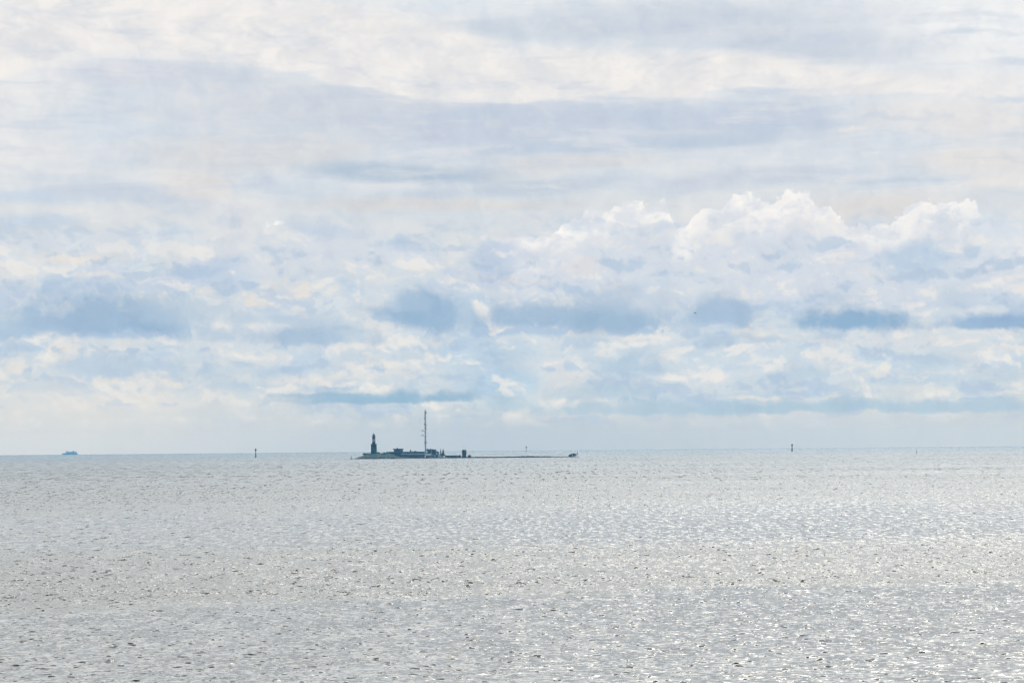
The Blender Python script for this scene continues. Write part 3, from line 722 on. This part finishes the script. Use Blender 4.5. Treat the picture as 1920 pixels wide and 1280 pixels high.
# breakwater: loose blocks in one heap
bw = MB(); rr = random.Random(4)
bt = thing('breakwater', (gx(968), D0 - 4, SZ), 'long low dark boulder breakwater running right from the red boathouses', 'breakwater')
def topy(X): return float(np.interp(X, [888, 905, 915, 950, 960, 985, 1012, 1030, 1046, 1060], [856.2, 855.0, 855.3, 854.6, 854.6, 853.2, 854.0, 853.8, 855.3, 856.0]))
for i in range(520):
    X = rr.uniform(890, 1060); hgt = max(.6, gz(X, topy(X)) - SZ)
    yy_ = rr.uniform(-4, 4); s0 = rr.uniform(.55, 1.45); zc = rr.uniform(0, max(.2, (hgt - s0) * (1 - abs(yy_) / 5.5)))
    cx = gx(X) - gx(968); vs = []
    for sx in (-1, 1):
        for sy in (-1, 1):
            for sz in (-1, 1): vs.append((cx + sx * s0 * rr.uniform(.7, 1.3), yy_ + sy * s0 * rr.uniform(.6, 1), zc + sz * s0 * .62 * rr.uniform(.7, 1.1)))
    bw.add(vs, [(0, 1, 3, 2), (4, 6, 7, 5), (0, 4, 5, 1), (2, 3, 7, 6), (0, 2, 6, 4), (1, 5, 7, 3)])
bo = bw.build('boulders', mat('dark_boulders', (.03, .03, .04), col2=(.018, .018, .03), scale=.4), bt)

# --- vegetation
def foliage(name, w, h, kind, n, m, seed):
    rnd = random.Random(seed); mb = MB()
    cl = [(Vector((rnd.gauss(0, .26) * w, rnd.gauss(0, .25) * w, rnd.uniform(.08, .88) * h)), rnd.uniform(.22, .38)) for _ in range(13)]
    for i in range(int(n * 2.4)):
        if kind == 'cone':
            t = rnd.random() ** .7; z = h * (.12 + .88 * (1 - t)); a = rnd.uniform(0, 6.28); r = w / 2 * t * rnd.uniform(.35, 1.12); c = Vector((r * math.cos(a), r * math.sin(a), z))
        else:
            cc, cr = rnd.choice(cl); c = cc + Vector((rnd.gauss(0, 1), rnd.gauss(0, 1), rnd.gauss(0, .8))) * cr * w * .45
            c.z = max(.05, min(h, c.z))
        s_ = rnd.uniform(.2, .42) * (1 + w * .04); q = Vector((rnd.gauss(0, 1), rnd.gauss(0, 1), rnd.gauss(0, 1))).normalized(); r1 = q.orthogonal().normalized() * s_; r2 = q.cross(r1).normalized() * s_ * .6
        mb.add([c - r1, c - r2, c + r1, c + r2], [(0, 1, 2, 3)])
    return mb
def plant(name, X, Yb, D, w, h, label, cat, kind='round', m=LEAF, seed=1, n=420, group=None):
    t = thing(name, (gx(X, D), D, gz(X, Yb, D)), label, cat, group)
    tr = MB().tube((0, 0, -3.5 if X > 740 and X < 840 else -.8), (0, 0, h * .7), .05 * w + .06, .04, 7); rnd = random.Random(seed)
    for i in range(5):
        a = rnd.uniform(0, 6.28); z = h * rnd.uniform(.2, .5); tr.tube((0, 0, z), (w * .3 * math.cos(a), w * .3 * math.sin(a), z + h * .3), .05, .02, 5)
    tr.build('trunk' if cat == 'tree' else 'stem', BARK, t)
    foliage(name, w, h, kind, n, m, seed).build('crown' if cat == 'tree' else 'foliage', m, t)
    return t
G = 'bushes on the grassy left end of the island'
for i, (X, Yb, w, h, lab) in enumerate([
    (686, 852, 5.5, 1.7, 'low bush on the far left slope before the lighthouse'),
    (709.5, 851.5, 4.0, 2.8, 'bush hugging the right foot of the lighthouse'),
    (716, 853, 4.4, 2.4, 'second bush right of the lighthouse, low and round'),
    (722.5, 852.5, 4.4, 3.2, 'bush midway between lighthouse and pilot station'),
    (729, 852.5, 5.0, 3.9, 'tall bush behind the small white cabinet'),
    (735, 852.5, 5.0, 4.0, 'dense bush against the left wall of the pilot station')]):
    plant('bush', X, Yb, D0 + 6 if i > 3 else D0 - 3, w, h, lab, 'bush', seed=30 + i, group=G, n=520)
for X, Yb, w, h, lab, kd, mm in [
    (802.5, 853, 5.6, 7.6, 'leafy green tree right beside the foot of the mast', 'round', LEAFD),
    (807, 853, 5.8, 8.4, 'tallest leafy green tree behind the white roofed boathouse', 'round', LEAFD),
    (811.5, 853, 5.6, 7.6, 'leafy green tree behind the low grey shed', 'round', LEAFD),
    (815.5, 853, 5.0, 7.8, 'leafy green tree behind the left side of the red cottage', 'round', LEAFD),
    (820.5, 853.5, 3.0, 5.2, 'small tree peeking over the red cottage roof', 'round', LEAFD),
    (826.3, 854, 1.6, 9.2, 'thin pointed young tree right of the red cottage', 'cone', LEAF),
    (831, 856, 4.6, 10.2, 'dark conifer left of the screen wall', 'cone', LEAFD),
    (829, 857, 3.8, 4.6, 'low dark bushy tree at the foot of the conifer', 'round', LEAFD)]:
    plant('tree' if kd == 'round' else 'pine_tree', X, Yb, D0 + 4 if X < 822 else D0 - 5, w, h, lab, 'tree', kd, mm, seed=int(X), n=620, group='trees around the cottages')
for X, w, h, lab in ((1069.2, 3.4, 3.8, 'left of two round shrubs on the right tip of the island'), (1076.2, 4.2, 4.0, 'right and larger of two shrubs on the right tip of the island')):
    plant('shrub', X, 855.6, D0, w, h, lab, 'shrub', m=LEAFD, seed=int(X), n=420, group='shrubs on the right tip')

# --- small white things
wc = thing('white_cabinet', (gx(728.3), D0 - 9, gz(728.3, 850.3)), 'small bright white cabinet among the green bushes', 'cabinet')
MB().box(-.75, .75, -.4, .4, -.6, 1.1).build('cabinet_body', WHITE, wc); MB().box(-.85, .85, -.5, .5, 1.1, 1.25).build('lid', WHITE, wc)
def boat_hull(L, B, Hh, m, parent, n=14, name='hull'):
    mb = MB(); vs = []
    for i in range(n + 1):
        t = i / n; wv = math.sin(math.pi * min(1, .28 + .72 * t) ) ** .6 * B / 2 if t < .999 else .02
        wv = B / 2 * (1 - max(0, (t - .45) / .55) ** 2.2) + .01; sh = Hh * (1 + .25 * t * t); x = -L / 2 + L * t
        vs += [(x - .04 * L * (1 - t), -wv * .6, -.3 * Hh), (x, -wv, sh), (x, wv, sh), (x - .04 * L * (1 - t), wv * .6, -.3 * Hh)]
    fs = []
    for i in range(n):
        a, b = 4 * i, 4 * i + 4; fs += [(a, b, b + 1, a + 1), (a + 1, b + 1, b + 2, a + 2), (a + 2, b + 2, b + 3, a + 3), (a + 3, b + 3, b, a)]
    fs += [(0, 1, 2, 3), (4 * n + 3, 4 * n + 2, 4 * n + 1, 4 * n)]
    return mb.add(vs, fs).build(name, m, parent)
mo = thing('motorboat', (gx(729.6, 4960), 4960, sea_z(4960)), 'tiny white motorboat by the rocks below the bushes', 'boat')
boat_hull(4.6, 1.7, .7, WHITE, mo); cb = MB().box(-.7, .7, -.6, .6, .7, 1.55, .85).build('cabin', WHITE, mo); MB().box(-.5, .5, -.64, -.58, 1.05, 1.35).build('window', GLASS, cb)

# --- sea marks
def beacon(X, Ybase_D, Ytop, label, m1, pole, head, group='sea marks out on the water'):
    D = Ybase_D; z = sea_z(D); h = at(X, Ytop, D).z - z; s_ = D / F
    t = thing('sea_beacon', (at(X, 845, D).x, D, z), label, 'beacon', group)
    MB().lathe([(pole * 1.5, -1), (pole * 1.5, h * .1), (pole, h * .12), (pole * .9, h * .5)], n=14).build('pile', m1, t, True)
    MB().lathe([(pole * .5, h * .5), (pole * .45, h * .8)], n=12).build('column', m1, t, True)
    MB().lathe([(head * .35, h * .66), (head, h * .76), (head * 1.05, h * .9), (head * .5, h)], n=16).build('topmark', m1, t, True)
    MB().lathe([(head * 1.0, h * .6), (head * 1.0, h * .62)], n=14).build('platform', DARK, t)
    return t
beacon(479.4, 6400, 840.4, 'slim dark sea beacon alone between the ferry and the lighthouse', GREENP, .75, 1.35)
beacon(1485.2, 7300, 832.0, 'dark headed sea beacon alone on the right half of the horizon', DARK, 1.3, 1.6)
beacon(987, 9800, 836.4, 'faint distant sea beacon rising behind the breakwater', GREENP, .6, 1.5)
def buoy(X, D, h, r, label, m):
    t = thing('spar_buoy', (at(X, 845, D).x, D, sea_z(D)), label, 'buoy', 'small spar buoys')
    MB().lathe([(r * 1.6, -.5), (r * 1.7, .5), (r, 1.1), (r * .8, h * .85)], n=12).build('spar', m, t, True)
    MB().lathe([(r * .4, h * .85), (r * 1.3, h * .88), (r * .2, h)], n=12).build('topmark', m, t)
buoy(1718.6, 5300, 4.2, .36, 'tiny faint spar buoy far right just below the horizon', mat('weathered_red', (.30, .12, .10)))
buoy(1082.8, 6200, 5.4, .42, 'tiny dark spar buoy just beyond the right tip shrubs', DARK)

# --- ferry on the horizon
Df = 25000.0; sc = Df / F
fe = thing('ferry', (at(131, 850, Df).x, Df, sea_z(Df)), 'pale hazy passenger ferry on the left horizon', 'ferry')
fe.rotation_euler[2] = math.radians(176)
fe.scale = (30 * sc / 60,) * 3
boat_hull(60, 13, 6.5, HULL, fe)
MB().box(-26, 19, -6, 6, 6.6, 9.8).build('lower_deckhouse', HULL, fe)
dk = MB().box(-25.5, 12, -5.6, 5.6, 9.8, 13.2).build('upper_deckhouse', HULL, fe)
for zz, par in ((7.8, fe), (11.2, dk)): MB().box(-24, 11, -6.04 if par is fe else -5.64, 6.04 if par is fe else 5.64, zz, zz + .9).build('window_row', SHIPG, par)
br = MB().box(7, 14, -6.4, 6.4, 13.2, 15.6).build('bridge', HULL, fe); MB().box(7.2, 14.05, -6.42, 6.42, 14.2, 15.1).build('bridge_windows', SHIPG, br)
MB().box(-16, -11, -2, 2, 13.2, 17.6, .8).build('funnel', SHIPB, fe); MB().box(-26, 22, -6.62, 6.62, 3.8, 5.2).build('hull_stripe', SHIPB, fe)
MB().tube((9, 0, 15.6), (9, 0, 20.5), .25, .12).build('ship_mast', HULL, fe)

# --- gulls
def bird(X, Y, D, span, pose, rz, label, m=FEATHL):
    c = at(X, Y, D)
    t = thing('gull', c, label, 'bird', 'gulls in flight', rz)
    k = span / 1.4; mb = MB(); n = 12; st_ = []
    prof = [(-.34, .004, 0), (-.26, .03, 0), (-.15, .05, 0), (0, .075, 0), (.12, .07, .005), (.2, .045, .015), (.25, .042, .025), (.30, .03, .025), (.345, .008, .015)]
    vs = []; fs = []
    for x, r, z in prof:
        for i in range(n):
            a = 2 * math.pi * i / n; vs.append((x * k, r * 1.0 * math.cos(a) * k, (z + r * math.sin(a)) * k))
    for j in range(len(prof) - 1):
        for i in range(n): q = (i + 1) % n; fs.append((j * n + i, j * n + q, (j + 1) * n + q, (j + 1) * n + i))
    fs += [tuple(range(n - 1, -1, -1)), tuple(range((len(prof) - 1) * n, len(prof) * n))]
    # tail fan and both wings belong to the same continuous body
    o_ = len(vs); vs += [(-.28 * k, -.03 * k, 0), (-.28 * k, .03 * k, 0), (-.44 * k, .08 * k, .003), (-.44 * k, -.08 * k, .003), (-.30 * k, 0, .02 * k), (-.43 * k, 0, .012 * k)]
    fs += [(o_, o_ + 3, o_ + 5, o_ + 4), (o_ + 4, o_ + 5, o_ + 2, o_ + 1), (o_, o_ + 1, o_ + 2, o_ + 3)]
    up = pose
    for sgn in (-1, 1):
        secs_ = [(.04, .10, -.10, .03), (.22, .12, -.10, .03 + .16 * up), (.42, .09, -.08, .03 + .22 * up), (.60, .02, -.08, .03 + .14 * up), (.70, -.06, -.09, .03 + .06 * up)]
        o_ = len(vs)
        for s0, le, te, z in secs_:
            vs += [(le * k, sgn * s0 * k, z * k), ((le + te) / 2 * k, sgn * s0 * k, (z + .014) * k), (te * k, sgn * s0 * k, (z - .004) * k), ((le + te) / 2 * k, sgn * s0 * k, (z - .008) * k)]
        for j in range(4):
            for i in range(4): q = (i + 1) % 4; fs.append((o_ + 4 * j + i, o_ + 4 * j + q, o_ + 4 * j + 4 + q, o_ + 4 * j + 4 + i))
        fs += [(o_, o_ + 1, o_ + 2, o_ + 3), (o_ + 16, o_ + 17, o_ + 18, o_ + 19)]
    mb.add(vs, fs).build('body', m, t)
    MB().lathe([(.012 * k, 0), (.003 * k, .06 * k)], n=8).build('beak', FEATHD, t).matrix_local = Matrix.Translation((.34 * k, 0, .015 * k)) @ Matrix.Rotation(math.pi / 2, 4, 'Y')
    return t
bird(1303.5, 587, 950, 1.5, .25, math.radians(195), 'dark gull gliding in front of the cloud bank at right', FEATHD)
bird(374.5, 823, 2300, 1.4, .9, math.radians(60), 'faint small gull low over the left horizon')

# ------------------------------------------------------------------ haze
hz = MB().box(-HZ_R, HZ_R, -HZ_R, HZ_R, -64, HZ_TOP).build('haze', bpy.data.materials.new('haze_air'))
tag(hz, kind='stuff')
hm_ = hz.data.materials[0]; hm_.use_nodes = True; hm_.node_tree.nodes.clear()
pv = hm_.node_tree.nodes.new('ShaderNodeVolumePrincipled'); om = hm_.node_tree.nodes.new('ShaderNodeOutputMaterial')
pv.inputs['Color'].default_value = (.25, .66, 1.0, 1); pv.inputs['Density'].default_value = HZ_D; pv.inputs['Anisotropy'].default_value = .45
hm_.node_tree.links.new(pv.outputs[0], om.inputs['Volume'])
